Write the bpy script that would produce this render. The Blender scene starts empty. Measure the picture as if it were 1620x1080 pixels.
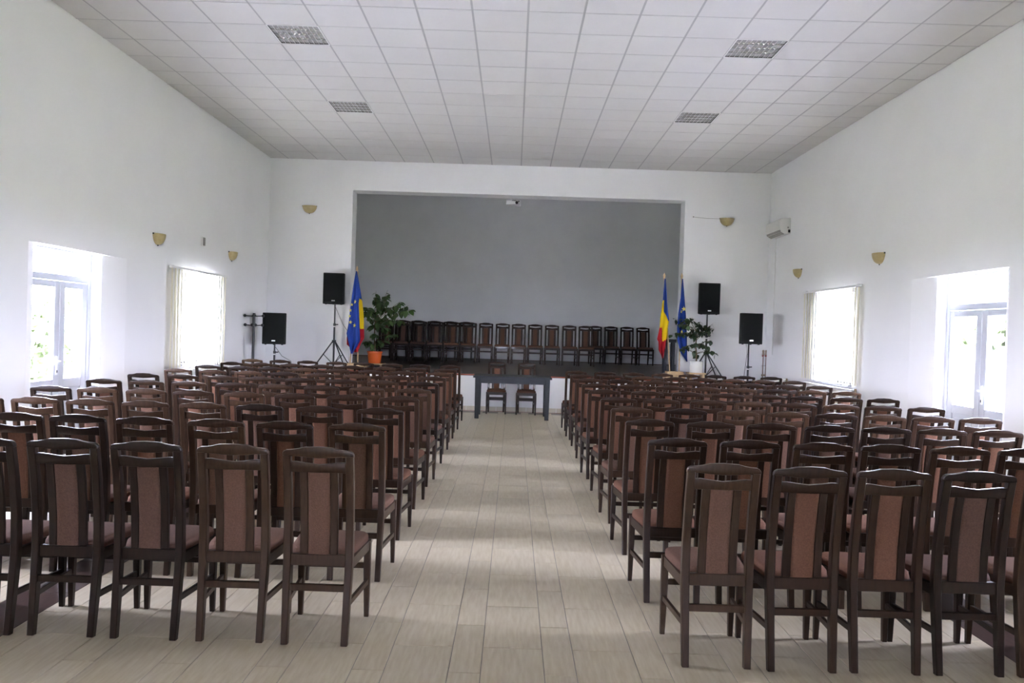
import bpy, bmesh, math, random
from mathutils import Vector, Matrix
rnd = random.Random(7)
S = bpy.context.scene
C = S.collection

# ------------------------------------------------------------------ camera
FPX, YAW, PITCH, ROLL, HC = 1252.97, math.radians(-0.084), math.radians(-0.693), math.radians(1.80), 1.6
def cam_axes():
    sy, cy, sp, cp = math.sin(YAW), math.cos(YAW), math.sin(PITCH), math.cos(PITCH)
    f = Vector((sy*cp, cy*cp, sp)); r = Vector((cy, -sy, 0)); u = r.cross(f)
    return r*math.cos(ROLL)+u*math.sin(ROLL), u*math.cos(ROLL)-r*math.sin(ROLL), f
CR, CU, CF = cam_axes()
cd = bpy.data.cameras.new('camera'); cam = bpy.data.objects.new('camera', cd); C.objects.link(cam)
cd.sensor_width = 36; cd.sensor_fit = 'HORIZONTAL'; cd.lens = FPX/1620*36; cd.clip_start = .05; cd.clip_end = 300
m = Matrix.Identity(4)
for i, v in enumerate((CR, CU, -CF)):
    for k in range(3): m[k][i] = v[k]
m.translation = (0, 0, HC); cam.matrix_world = m
S.camera = cam
def ray(px, py): return CR*((px-810)/FPX)+CU*((540-py)/FPX)+CF
def at_y(px, py, Y): d = ray(px, py); return d*(Y/d.y)+Vector((0, 0, HC))       # on a plane of known depth
def at_x(px, py, X): d = ray(px, py); return d*(X/d.x)+Vector((0, 0, HC))       # on a side wall

# ------------------------------------------------------------------ light and exposure
w = bpy.data.worlds.new('overcast_sky'); S.world = w; w.use_nodes = True
bg = w.node_tree.nodes['Background']; bg.inputs[0].default_value = (.84, .875, 1.13, 1); bg.inputs[1].default_value = 7.5
S.view_settings.view_transform = 'Standard'; S.view_settings.look = 'None'
S.view_settings.exposure = 3.88; S.view_settings.gamma = 1; S.view_settings.use_curve_mapping = False

# ------------------------------------------------------------------ room numbers (metres)
XL, XR, YB, ZC, YR = -5.12, 5.22, 16.38, 5.03, -7.0     # side walls, back wall, ceiling, rear wall
TH = .38                                                 # outer wall thickness
YS, ZS, RAKE, YSB = 15.82, .735, .0185, 21.27            # stage front, height, rake, stage back wall
def stage_z(y): return ZS+max(0, y-YS)*RAKE
DOOR_Y0, DOOR_Y1 = 8.16, 10.44
WIN = (12.2, 13.58)
WINN = (4.6, 6.0)                                         # unseen side windows, added to brighten the near floor
ENT = (-.85, .85, 2.15)                                # unseen glazed entrance, added to light chair backs and stage wall from behind

l = bpy.data.lights.new('sky_portal', 'AREA'); l.shape = 'RECTANGLE'; l.size = 1.7; l.size_y = 2.15; l.cycles.is_portal = True
o = bpy.data.objects.new('sky_portal', l); C.objects.link(o); o.location = (0, YR-.32, 1.075); o.rotation_euler = (math.radians(90), 0, math.pi)
def portal(name, x, y0, y1, z0, z1, sgn):
    l = bpy.data.lights.new(name, 'AREA'); l.shape = 'RECTANGLE'; l.size = z1-z0; l.size_y = y1-y0
    l.cycles.is_portal = True
    o = bpy.data.objects.new(name, l); C.objects.link(o)
    o.location = (x, (y0+y1)/2, (z0+z1)/2); o.rotation_euler = (0, math.radians(-90 if sgn < 0 else 90), 0)
for X, sg in ((XL-TH-.02, -1), (XR+TH+.02, 1)):
    portal('sky_portal', X, 8.5, 10.1, 0, 2.45, sg)
    portal('sky_portal', X, WIN[0], WIN[1], .95, 2.4, sg)
    portal('sky_portal', X, WINN[0], WINN[1], .95, 2.4, sg)

# ------------------------------------------------------------------ helpers
class MB:
    def __init__(s): s.v = []; s.f = []; s.m = []
    def add(s, vs, fs, mi=0):
        o = len(s.v); s.v += [tuple(v) for v in vs]; s.f += [tuple(i+o for i in f) for f in fs]; s.m += [mi]*len(fs); return s
    def box(s, x0, x1, y0, y1, z0, z1, mi=0):
        vs = [(x, y, z) for x in (x0, x1) for y in (y0, y1) for z in (z0, z1)]
        return s.add(vs, [(0, 1, 3, 2), (4, 6, 7, 5), (0, 4, 5, 1), (2, 3, 7, 6), (0, 2, 6, 4), (1, 5, 7, 3)], mi)
    def prism(s, poly, a, b, axis='y', mi=0):
        n = len(poly)
        def P(p, t): return {'y': (p[0], t, p[1]), 'z': (p[0], p[1], t), 'x': (t, p[0], p[1])}[axis]
        vs = [P(p, a) for p in poly]+[P(p, b) for p in poly]
        fs = [tuple(range(n))[::-1], tuple(range(n, 2*n))]+[(i, (i+1) % n, n+(i+1) % n, n+i) for i in range(n)]
        return s.add(vs, fs, mi)
    def bar(s, pts, sec, mi=0, up=None):
        """rectangular section swept along points; sec = list of (half x, half other) per point, x axis kept level"""
        rings = []
        for i, p in enumerate(pts):
            p = Vector(p); a = Vector(pts[max(0, i-1)]); b = Vector(pts[min(len(pts)-1, i+1)]); t = (b-a).normalized()
            ax = Vector(up) if up else Vector((1, 0, 0)); n = t.cross(ax).normalized(); ax = n.cross(t).normalized()
            hx, hy = sec[i] if isinstance(sec, list) else sec
            c = .22*min(hx, hy)
            rings.append([p+ax*x+n*y for x, y in ((-hx+c, -hy), (hx-c, -hy), (hx, -hy+c), (hx, hy-c), (hx-c, hy), (-hx+c, hy), (-hx, hy-c), (-hx, -hy+c))])
        return s.rings(rings, mi)
    def rings(s, rings, mi=0, caps=True, closed=True):
        n = len(rings[0]); vs = [v for r in rings for v in r]; fs = []
        for i in range(len(rings)-1):
            for k in range(n if closed else n-1):
                k2 = (k+1) % n; fs.append((i*n+k, i*n+k2, (i+1)*n+k2, (i+1)*n+k))
        if caps: fs += [tuple(range(n))[::-1], tuple(range((len(rings)-1)*n, len(rings)*n))]
        return s.add(vs, fs, mi)
    def tube(s, pts, r, n=8, mi=0):
        rings = []
        for i, p in enumerate(pts):
            p = Vector(p); t = (Vector(pts[min(len(pts)-1, i+1)])-Vector(pts[max(0, i-1)])).normalized()
            a = t.orthogonal().normalized() if abs(t.z) < .99 else Vector((1, 0, 0)); b = t.cross(a).normalized(); a = b.cross(t)
            q = r[i] if isinstance(r, (list, tuple)) else r
            rings.append([p+a*(q*math.cos(2*math.pi*k/n))+b*(q*math.sin(2*math.pi*k/n)) for k in range(n)])
        return s.rings(rings, mi)
    def lathe(s, prof, n=20, c=(0, 0, 0), mi=0, a0=0, a1=2*math.pi, caps=True):
        full = abs(a1-a0-2*math.pi) < 1e-6; k = n if full else n+1
        rings = [[(c[0]+r*math.cos(a0+(a1-a0)*i/n), c[1]+r*math.sin(a0+(a1-a0)*i/n), c[2]+z) for i in range(k)] for r, z in prof]
        return s.rings(rings, mi, caps, full)
    def mesh(s, name, mats, smooth=False, bevel=0, seg=2):
        me = bpy.data.meshes.new(name); me.from_pydata(s.v, [], s.f)
        for mt in (mats if isinstance(mats, (list, tuple)) else [mats]): me.materials.append(mt)
        me.polygons.foreach_set('material_index', s.m)
        bm = bmesh.new(); bm.from_mesh(me); bmesh.ops.recalc_face_normals(bm, faces=bm.faces)
        if bevel:
            es = [e for e in bm.edges if len(e.link_faces) == 2 and e.calc_face_angle(0) > .5]
            bmesh.ops.bevel(bm, geom=es, offset=bevel, segments=seg, affect='EDGES', profile=.5)
        bm.to_mesh(me); bm.free()
        if smooth:
            me.polygons.foreach_set('use_smooth', [True]*len(me.polygons))
            try: me.set_sharp_from_angle(angle=math.radians(40))
            except Exception: pass
        me.update(); return me
def link(name, me, parent=None, loc=None, rot=None):
    o = bpy.data.objects.new(name, me); C.objects.link(o)
    if parent: o.parent = parent
    if loc is not None: o.location = loc
    if rot is not None: o.rotation_euler = rot
    return o
def build(name, mb, mats, parent=None, **k): return link(name, mb.mesh(name, mats, **k), parent)
def thing(name, label, cat, loc=(0, 0, 0), rot=(0, 0, 0), group=None):
    o = link(name, None, None, loc, rot); o.empty_display_size = .1; return tag(o, label, cat, group)
def tag(o, label, cat, group=None):
    o['label'] = label; o['category'] = cat
    if group: o['group'] = group
    return o
def struct(o, label=None):
    o['kind'] = 'structure'
    if label: o['label'] = label
    return o
def copy_tree(o, parent=None):
    c = o.copy(); C.objects.link(c); c.parent = parent
    for ch in o.children: copy_tree(ch, c)
    return c

# ------------------------------------------------------------------ materials
def mat(name, col, rough=.5, metal=0, spec=.5, noise=0, nscale=8, nstretch=(1, 1, 1), bump=0, bscale=40, var=0, coat=0, col2=None):
    """principled with optional noise between col and col2, bump and per-object variation"""
    mt = bpy.data.materials.new(name); mt.use_nodes = True; nt = mt.node_tree; N, L = nt.nodes, nt.links
    b = N['Principled BSDF']; b.inputs['Roughness'].default_value = rough; b.inputs['Metallic'].default_value = metal
    b.inputs['Specular IOR Level'].default_value = spec; b.inputs['Coat Weight'].default_value = coat
    b.inputs['Base Color'].default_value = (*col, 1)
    tc = N.new('ShaderNodeTexCoord'); mp = N.new('ShaderNodeMapping'); L.new(tc.outputs['Object'], mp.inputs[0])
    mp.inputs['Scale'].default_value = nstretch
    src = None
    if noise:
        n = N.new('ShaderNodeTexNoise'); n.inputs['Scale'].default_value = nscale; n.inputs['Detail'].default_value = 5
        mx = N.new('ShaderNodeMix'); mx.data_type = 'RGBA'
        c2 = col2 or tuple(c*(1-noise) for c in col)
        mx.inputs[6].default_value = (*col, 1); mx.inputs[7].default_value = (*c2, 1)
        if var:
            oi = N.new('ShaderNodeObjectInfo'); ad = N.new('ShaderNodeVectorMath'); ad.operation = 'MULTIPLY_ADD'
            cb = N.new('ShaderNodeCombineXYZ')
            for k in range(3): L.new(oi.outputs['Random'], cb.inputs[k])
            ad.inputs[1].default_value = (37, 53, 71); L.new(cb.outputs[0], ad.inputs[0]); L.new(mp.outputs[0], ad.inputs[2]); L.new(ad.outputs[0], n.inputs['Vector'])
        else: L.new(mp.outputs[0], n.inputs['Vector'])
        rp = N.new('ShaderNodeMapRange'); rp.inputs[1].default_value = .3; rp.inputs[2].default_value = .7
        L.new(n.outputs['Fac'], rp.inputs[0]); L.new(rp.outputs[0], mx.inputs[0]); src = mx.outputs[2]
    if var:
        oi = N.new('ShaderNodeObjectInfo'); hs = N.new('ShaderNodeHueSaturation'); mr = N.new('ShaderNodeMapRange')
        mr.inputs[3].default_value = 1-var; mr.inputs[4].default_value = 1+var
        L.new(oi.outputs['Random'], mr.inputs[0]); L.new(mr.outputs[0], hs.inputs['Value'])
        if src: L.new(src, hs.inputs['Color'])
        else: hs.inputs['Color'].default_value = (*col, 1)
        src = hs.outputs[0]
    if src: L.new(src, b.inputs['Base Color'])
    if bump:
        n2 = N.new('ShaderNodeTexNoise'); n2.inputs['Scale'].default_value = bscale; n2.inputs['Detail'].default_value = 4
        bp = N.new('ShaderNodeBump'); bp.inputs['Strength'].default_value = bump; bp.inputs['Distance'].default_value = .004
        L.new(mp.outputs[0], n2.inputs['Vector']); L.new(n2.outputs['Fac'], bp.inputs['Height']); L.new(bp.outputs[0], b.inputs['Normal'])
    return mt
M = {}
M['wall'] = mat('white_plaster', (.86, .86, .865), .9, spec=.2, noise=.03, nscale=1.5, bump=.25, bscale=60)
M['grey_wall'] = mat('grey_painted_plaster', (.86, .862, .87), .9, spec=.2, noise=.05, nscale=2, bump=.25, bscale=60)
M['stage_side'] = mat('pale_grey_plaster', (.78, .78, .77), .9, spec=.2)
M['ctile'] = mat('ceiling_tile', (.665, .655, .64), .95, spec=.1, noise=.03, nscale=3, bump=.2, bscale=200, var=.012)
M['cgrid'] = mat('ceiling_grid', (.40, .40, .395), .6)
M['ftile'] = mat('beige_floor_tile', (.69, .612, .465), .36, spec=.55, noise=.1, nscale=6, nstretch=(9, 1, 1), var=.05, col2=(.585, .495, .345))
M['dtile'] = mat('dark_floor_tile', (.085, .052, .043), .3, spec=.5, noise=.3, nscale=6, nstretch=(9, 1, 1), var=.05)
M['grout'] = mat('grout', (.36, .32, .28), .9)
M['skirt'] = mat('skirting_tile', (.60, .55, .45), .4)
M['upvc'] = mat('white_plastic_frame', (.52, .54, .58), .35)
M['rubber'] = mat('black_rubber', (.02, .02, .02), .7)
M['white'] = mat('white_enamel', (.80, .80, .79), .35)
M['plastic'] = mat('ac_plastic', (.78, .78, .75), .4)
M['shade'] = mat('ac_vent_grey', (.33, .32, .3), .6)
M['red'] = mat('red_trim_paint', (.30, .055, .02), .4, noise=.2)
M['deck'] = mat('stage_boards', (.075, .048, .03), .36, spec=.4, noise=.35, nscale=4, nstretch=(8, 1, 1))
woods = [((.033, .016, .0085), (.019, .009, .0047)), ((.052, .027, .014), (.030, .015, .0078)), ((.020, .0102, .006), (.0115, .0058, .0034))]
fabs = [((.165, .080, .050), (.118, .056, .035)), ((.155, .086, .060), (.113, .062, .043)), ((.122, .069, .050), (.087, .048, .035))]
WOOD = [mat('walnut_wood', a, .36, spec=.24, noise=.3, nscale=5, nstretch=(14, 14, 2), coat=.08, var=.08, col2=b) for a, b in woods]
FAB = [mat('brown_upholstery', a, .95, spec=.15, noise=.3, nscale=120, bump=.6, bscale=260, var=.05, col2=b) for a, b in fabs]
M['table'] = mat('slate_painted_wood', (.026, .030, .038), .5, noise=.25, nscale=6, nstretch=(2, 10, 10))
M['black'] = mat('black_vinyl', (.006, .007, .007), .65, spec=.25, bump=.3, bscale=300)
M['grille'] = mat('black_grille', (.005, .0055, .0055), .8, spec=.2, bump=.8, bscale=500)
M['bmetal'] = mat('black_metal', (.02, .021, .023), .4)
M['steel'] = mat('steel', (.55, .55, .56), .3, metal=1)
M['mirror'] = mat('louvre_mirror', (.9, .89, .88), .06, metal=1)
M['mirror2'] = mat('louvre_blade_satin', (.34, .33, .33), .12, metal=1)
M['tray'] = mat('louvre_tray', (.03, .03, .032), .5)
M['tube'] = mat('fluorescent_tube', (.85, .86, .84), .3)
M['copper'] = mat('copper_pipe', (.25, .16, .12), .5, metal=.3)
M['brass'] = mat('brass', (.33, .26, .18), .4, metal=.4)
M['redknob'] = mat('red_knob', (.25, .03, .03), .5)
M['alab'] = mat('alabaster_glass', (.52, .43, .23), .45, noise=.3, nscale=14, col2=(.43, .33, .14))
M['pole'] = mat('pale_pole_wood', (.58, .40, .22), .5, noise=.2, nscale=4, nstretch=(20, 20, 2))
M['blue'] = mat('blue_flag_cloth', (.018, .05, .27), .85, spec=.2, bump=.3, bscale=200)
M['yellow'] = mat('yellow_flag_cloth', (.72, .50, .01), .85, spec=.2, bump=.3, bscale=200)
M['redc'] = mat('red_flag_cloth', (.35, .012, .02), .85, spec=.2, bump=.3, bscale=200)
M['star'] = mat('star_yellow', (.72, .62, .15), .8)
M['terra'] = mat('orange_plastic_pot', (.66, .115, .012), .42)
M['wpot'] = mat('white_glazed_pot', (.72, .72, .69), .35)
M['soil'] = mat('potting_soil', (.03, .02, .013), .95, bump=1, bscale=60)
M['leafA'] = mat('large_leaf', (.065, .125, .03), .42, var=.35, noise=.3, nscale=6)
M['leafB'] = mat('small_leaf', (.036, .072, .022), .42, var=.35, noise=.3, nscale=6)
M['bark'] = mat('stem_bark', (.16, .11, .06), .9, noise=.3)
M['grass'] = mat('grass', (.24, .27, .13), .95, noise=.3, nscale=1.5)
M['tree'] = mat('tree_leaves', (.15, .185, .09), .8, noise=.4, nscale=1.2)
M['fence'] = mat('weathered_plank', (.075, .07, .06), .9, noise=.3, nscale=3, nstretch=(8, 8, 1), var=.15)
M['concrete'] = mat('concrete', (.52, .52, .52), .9, noise=.15)
def glass_mat():
    mt = bpy.data.materials.new('window_glass'); mt.use_nodes = True; nt = mt.node_tree; N, L = nt.nodes, nt.links
    N.remove(N['Principled BSDF']); tr = N.new('ShaderNodeBsdfTransparent'); gl = N.new('ShaderNodeBsdfGlossy'); gl.inputs['Roughness'].default_value = .02
    tr.inputs[0].default_value = (.95, .95, .955, 1)
    lf = N.new('ShaderNodeLayerWeight'); pw = N.new('ShaderNodeMath'); pw.operation = 'POWER'; pw.inputs[1].default_value = 5
    L.new(lf.outputs['Facing'], pw.inputs[0]); lw = N.new('ShaderNodeMath'); lw.operation = 'MULTIPLY_ADD'; lw.inputs[1].default_value = .5; lw.inputs[2].default_value = .03
    L.new(pw.outputs[0], lw.inputs[0]); mx = N.new('ShaderNodeMixShader')
    L.new(lw.outputs[0], mx.inputs[0]); L.new(tr.outputs[0], mx.inputs[1]); L.new(gl.outputs[0], mx.inputs[2])
    L.new(mx.outputs[0], N['Material Output'].inputs[0]); return mt
M['glass'] = glass_mat()
def blind_mat():
    mt = bpy.data.materials.new('blind_fabric'); mt.use_nodes = True; nt = mt.node_tree; N, L = nt.nodes, nt.links
    N.remove(N['Principled BSDF']); d = N.new('ShaderNodeBsdfDiffuse'); t = N.new('ShaderNodeBsdfTranslucent'); mx = N.new('ShaderNodeMixShader')
    nz = N.new('ShaderNodeTexNoise'); nz.inputs['Scale'].default_value = 150; tc = N.new('ShaderNodeTexCoord'); L.new(tc.outputs['Object'], nz.inputs['Vector'])
    cr = N.new('ShaderNodeMix'); cr.data_type = 'RGBA'; cr.inputs[6].default_value = (.84, .81, .68, 1); cr.inputs[7].default_value = (.88, .85, .73, 1)
    L.new(nz.outputs['Fac'], cr.inputs[0]); L.new(cr.outputs[2], d.inputs[0]); L.new(cr.outputs[2], t.inputs[0])
    mx.inputs[0].default_value = .64; L.new(d.outputs[0], mx.inputs[1]); L.new(t.outputs[0], mx.inputs[2]); L.new(mx.outputs[0], N['Material Output'].inputs[0]); return mt
M['blind'] = blind_mat()

# ------------------------------------------------------------------ floor
fl = MB().box(XL-TH, XR+TH, YR-.3, YS+.02, -.12, -.004)
floor = struct(build('floor', fl, M['grout']), 'beige tiled floor with two dark tile bands')
TY = .604
tile_me = {}
def tile_mesh(w, mt):
    k = (w, mt)
    if k not in tile_me:
        a = MB(); W, H, c = w/2, .3, .0015
        a.add([(-W, -H, -.006), (W, -H, -.006), (W, H, -.006), (-W, H, -.006), (-W, -H, -c), (W, -H, -c), (W, H, -c), (-W, H, -c),
               (-W+c, -H+c, 0), (W-c, -H+c, 0), (W-c, H-c, 0), (-W+c, H-c, 0)],
              [(0, 1, 5, 4), (1, 2, 6, 5), (2, 3, 7, 6), (3, 0, 4, 7), (4, 5, 9, 8), (5, 6, 10, 9), (6, 7, 11, 10), (7, 4, 8, 11), (8, 9, 10, 11)])
        tile_me[k] = a.mesh('tile', M[mt])
    return tile_me[k]
cand = []
for k in range(-12, 13):
    x0 = -.103+.452*k
    for wd, xo, yo in ((.296, .148, 0), (.148, .374, .30)):
        xc = x0+xo
        if xc-wd/2 < XL or xc+wd/2 > XR: continue
        mtn = 'dtile' if (abs(k) == 6 and wd > .2) else 'ftile'
        j = -19
        while True:
            yc = 3.99+yo+TY*j+.302; j += 1
            if yc+.302 > YS: break
            if yc-.302 < YR: continue
            q = Vector((xc, yc, -HC)); dz = q.dot(CF)
            vis = dz > 1 and abs(q.dot(CR)/dz*FPX) < 850 and abs(q.dot(CU)/dz*FPX) < 570
            cand.append((not vis, yc, xc, wd, mtn))
cand.sort()
rest = {'ftile': MB(), 'dtile': MB()}
for i, (nv, yc, xc, wd, mtn) in enumerate(cand):
    if i < 295: link('tile', tile_mesh(wd, mtn), floor, (xc, yc, 0))
    else: rest[mtn].box(xc-wd/2, xc+wd/2, yc-.3, yc+.3, -.006, 0)
for k, a in rest.items():
    o = build('tile_field', a, M[k], floor); o['kind'] = 'stuff'
# strip of floor along the side walls and at the stage foot, where tiles are cut
edge = MB()
edge.box(XL, -5.07, YR, YS, -.006, -.0005); edge.box(5.17, XR, YR, YS, -.006, -.0005)
build('edge_tile', edge, M['ftile'], floor)

# ------------------------------------------------------------------ ceiling
X0C, Y0C, T = -2.948, 9.106, .6
ceil = struct(build('ceiling', MB().box(XL-TH, XR+TH, YR-.3, YB, ZC+.012, ZC+.2), M['cgrid']), 'white suspended ceiling of square tiles')
cols = [i for i in range(-4, 15)]; rows = [j for j in range(-28, 13)]
LIGHTS = {(0, 0), (0, 5), (9, 0), (9, 5)}
ct_me = {}
def ctile_mesh(w, d):
    k = (round(w, 3), round(d, 3))
    if k not in ct_me:
        g, c = .0, .003
        ct_me[k] = MB().box(-w/2, w/2, -d/2, d/2, -.004, .012).mesh('ceiling_tile', M['ctile'])
    return ct_me[k]
rest = MB()
for i in cols:
    for j in rows:
        if (i, j) in LIGHTS: continue
        x0, x1 = max(XL+.01, X0C+i*T+.012), min(XR-.01, X0C+(i+1)*T-.012)
        y0, y1 = max(YR+.01, Y0C+j*T+.012), min(YB-.01, Y0C+(j+1)*T-.012)
        if x1-x0 < .03 or y1-y0 < .03: continue
        if y1 > 7.6: link('ceiling_tile', ctile_mesh(x1-x0, y1-y0), ceil, ((x0+x1)/2, (y0+y1)/2, ZC))
        else: rest.box(x0, x1, y0, y1, ZC-.004, ZC+.012)
o = build('ceiling_tile_field', rest, M['ctile'], ceil); o['kind'] = 'stuff'
for i in range(-3, 15):
    x = X0C+i*T
    if XL < x < XR: build('grid_bar', MB().box(x-.0118, x+.0118, YR, YB, ZC-.0015, ZC+.012), M['cgrid'], ceil)
M['cgrid2'] = mat('ceiling_cross_tee', (.47, .47, .465), .6)
for j in range(-27, 13):
    y = Y0C+j*T
    if YR < y < YB: build('cross_tee', MB().box(XL, XR, y-.0118, y+.0118, ZC-.0012, ZC+.012), M['cgrid2'], ceil)

# ------------------------------------------------------------------ walls
def side_wall(name, xi, sg, lint, dy0):
    xo = xi+sg*TH
    a = MB()
    def seg(y0, y1, z0, z1): a.box(min(xi, xo), max(xi, xo), y0, y1, z0 if z0 else -.12, z1)
    dy1 = DOOR_Y1
    # door bay: splayed jambs then a straight reveal
    xs = xi+sg*.08; iy0, iy1 = DOOR_Y0+.38, dy1-.48
    seg(YR-.3, WINN[0], 0, ZC+.2); seg(WINN[0], WINN[1], 0, .95); seg(WINN[0], WINN[1], 2.38, ZC+.2); seg(WINN[1], dy0-.02, 0, ZC+.2)
    a.prism([(xi, dy0-.02), (xi, dy0), (xs, iy0), (xo, iy0), (xo, dy0-.02)], -.12, lint, 'z')
    a.prism([(xi, dy1+.02), (xi, dy1), (xs, iy1), (xo, iy1), (xo, dy1+.02)], -.12, lint, 'z')
    seg(dy0-.02, dy1+.02, lint, ZC+.2)
    seg(dy1+.02, WIN[0], 0, ZC+.2); seg(WIN[0], WIN[1], 0, .95); seg(WIN[0], WIN[1], 2.38, ZC+.2); seg(WIN[1], YB+.45, 0, ZC+.2)
    return struct(build(name, a, M['wall']))
side_wall('wall_left', XL, -1, 2.40, 8.32); side_wall('wall_right', XR, 1, 2.455, 8.38)
a = MB(); a.box(XL-TH, ENT[0], YR-.3, YR, -.12, ZC+.2); a.box(ENT[1], XR+TH, YR-.3, YR, -.12, ZC+.2); a.box(ENT[0], ENT[1], YR-.3, YR, ENT[2], ZC+.2)
struct(build('wall_rear', a, M['wall']))
OX0, OX1, OZ = -3.40, 3.46, 4.42
a = MB(); yb2 = YB+.42
a.box(XL-TH, OX0, YB, yb2, 0, ZC+1.1); a.box(OX1, XR+TH, YB, yb2, 0, ZC+1.1); a.box(OX0, OX1, YB, yb2, OZ, ZC+1.1)
struct(build('wall_back', a, M['wall']), 'white wall around the stage opening')
struct(build('wall_stage_back', MB().box(-5.3, 5.4, YSB, YSB+.2, 0, 6.2), M['grey_wall']), 'grey wall at the back of the stage')
struct(build('wall_stage_left', MB().box(-5.3, -5.1, yb2, YSB, 0, 6.2), M['stage_side']))
struct(build('wall_stage_right', MB().box(5.2, 5.4, yb2, YSB, 0, 6.2), M['stage_side']))
struct(build('ceiling_stage', MB().box(-5.3, 5.4, YB+.2, YSB+.2, 5.93, 6.1), M['stage_side']))
for nm, x0, x1, seg in (('baseboard_left', XL, XL+.012, ((YR, DOOR_Y0), (DOOR_Y1, YB))), ('baseboard_right', XR-.012, XR, ((YR, DOOR_Y0), (DOOR_Y1, YB)))):
    a = MB()
    for y0, y1 in seg: a.box(x0, x1, y0, y1, 0, .09)
    struct(build(nm, a, M['skirt']))
struct(build('baseboard_stage_back', MB().box(-5.1, 5.2, YSB-.015, YSB, stage_z(YSB)-.02, stage_z(YSB)+.02), M['deck']))

# ------------------------------------------------------------------ stage
st = struct(build('stage', MB().box(XL+.001, XR-.001, YS, YB, -.12, ZS-.03), M['wall']), 'white fronted stage platform with dark glossy boards')
dk = MB(); dk.prism([(YS-.02, ZS-.03), (YS-.02, ZS), (YB, stage_z(YB)), (YB, ZS-.03)], XL+.001, XR-.001, 'x')
dk.prism([(YB, -.12), (YB, stage_z(YB)), (YSB, stage_z(YSB)), (YSB, -.12)], -5.099, 5.199, 'x')
build('stage_deck', dk, M['deck'], st)
build('edge_strip', MB().box(XL+.001, XR-.001, YS-.03, YS-.0201, ZS-.022, ZS+.001), M['red'], st)
build('ledge_moulding', MB().box(XL+.001, XR-.001, YS-.012, YS, ZS-.10, ZS-.075), M['wall'], st)
x = XL+.02
sk = MB().box(-.296, .296, -.005, .005, 0, .096).mesh('skirting_tile', M['skirt'])
while x < XR-.6: link('skirting_tile', sk, st, (x+.3, YS-.005, 0)); x += .6
build('skirting_joint', MB().box(XL+.001, XR-.001, YS-.012, YS, .0001, .008), M['red'], st)

# ------------------------------------------------------------------ doors
def door(name, xi, sg, lint, label):
    xp = xi+sg*.245; y0, y1 = DOOR_Y0+.38, DOOR_Y1-.48; f = .07
    def bx(mb, ya, yb, za, zb, d=.035): mb.box(xp-d, xp+d, ya, yb, za, zb); return mb
    root = struct(link(name, None), label)
    fr = MB(); bx(fr, y0, y0+f, 0, lint); bx(fr, y1-f, y1, 0, lint); bx(fr, y0+f, y1-f, lint-.055, lint); bx(fr, y0+f, y1-f, 2.035, 2.11)
    frame = build('door_frame', fr, M['upvc'], root, bevel=.006)
    build('pane', MB().box(xp-.008, xp+.008, y0+f, y1-f, 2.11, lint-.055), M['glass'], frame)
    yc = (y0+y1)/2+(.05 if sg < 0 else -.04)
    for n, (a, b) in enumerate(((y0+f+.004, yc-.004), (yc+.004, y1-f-.004))):
        s = .105; lf = MB(); d = .03
        bx(lf, a, a+s, .02, 2.03, d); bx(lf, b-s, b, .02, 2.03, d); bx(lf, a+s, b-s, .02, .14, d); bx(lf, a+s, b-s, .77, .88, d); bx(lf, a+s, b-s, 1.955, 2.03, d)
        leaf = build('door_leaf', lf, M['upvc'], root, bevel=.006)
        build('pane', MB().box(xp-.008, xp+.008, a+s, b-s, .88, 1.955), M['glass'], leaf)
        pn = MB(); bx(pn, a+s, b-s, .14, .77, .014); bx(pn, a+s+.05, b-s-.05, .19, .72, .02)
        build('lower_panel', pn, M['upvc'], leaf, bevel=.005)
        if n == 0:
            h = MB(); xx = xp-sg*.03; yk = b-.05
            h.box(min(xx, xx-sg*.012), max(xx, xx-sg*.012), yk-.016, yk+.016, .93, 1.15)
            h.tube([(xx, yk, 1.09), (xx-sg*.05, yk, 1.09), (xx-sg*.055, yk-.11, 1.09)], .011)
            hd = build('handle', h, M['white'], leaf)
            build('keyhole', MB().box(min(xx-sg*.012, xx-sg*.016), max(xx-sg*.012, xx-sg*.016), yk-.006, yk+.006, .955, .985), M['rubber'], hd)
    struct(build('trim_'+('1' if sg < 0 else '2'), MB().box(min(xi, xi+sg*TH), max(xi, xi+sg*TH), y0, y1, -.001, .015), M['skirt']), 'door threshold of beige stone')
    return root
door('door_1', XL, -1, 2.40, 'white glazed double door on the coat rack side')
door('door_2', XR, 1, 2.455, 'white glazed double door on the air conditioner side')

root = struct(link('added_door', None), 'unseen glazed entrance doors added in the rear wall'); yp = YR-.18; f = .07
fr = MB(); fr.box(ENT[0], ENT[0]+f, yp-.035, yp+.035, 0, ENT[2]); fr.box(ENT[1]-f, ENT[1], yp-.035, yp+.035, 0, ENT[2]); fr.box(ENT[0]+f, ENT[1]-f, yp-.035, yp+.035, ENT[2]-.06, ENT[2])
build('door_frame', fr, M['upvc'], root, bevel=.006)
for x0, x1 in ((ENT[0]+f, -.003), (.003, ENT[1]-f)):
    lf = MB(); lf.box(x0, x0+.1, yp-.03, yp+.03, .02, ENT[2]-.065); lf.box(x1-.1, x1, yp-.03, yp+.03, .02, ENT[2]-.065); lf.box(x0+.1, x1-.1, yp-.03, yp+.03, .02, .16); lf.box(x0+.1, x1-.1, yp-.03, yp+.03, ENT[2]-.165, ENT[2]-.065)
    leaf = build('door_leaf', lf, M['upvc'], root, bevel=.006)
    build('pane', MB().box(x0+.1, x1-.1, yp-.008, yp+.008, .16, ENT[2]-.165), M['glass'], leaf)

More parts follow.
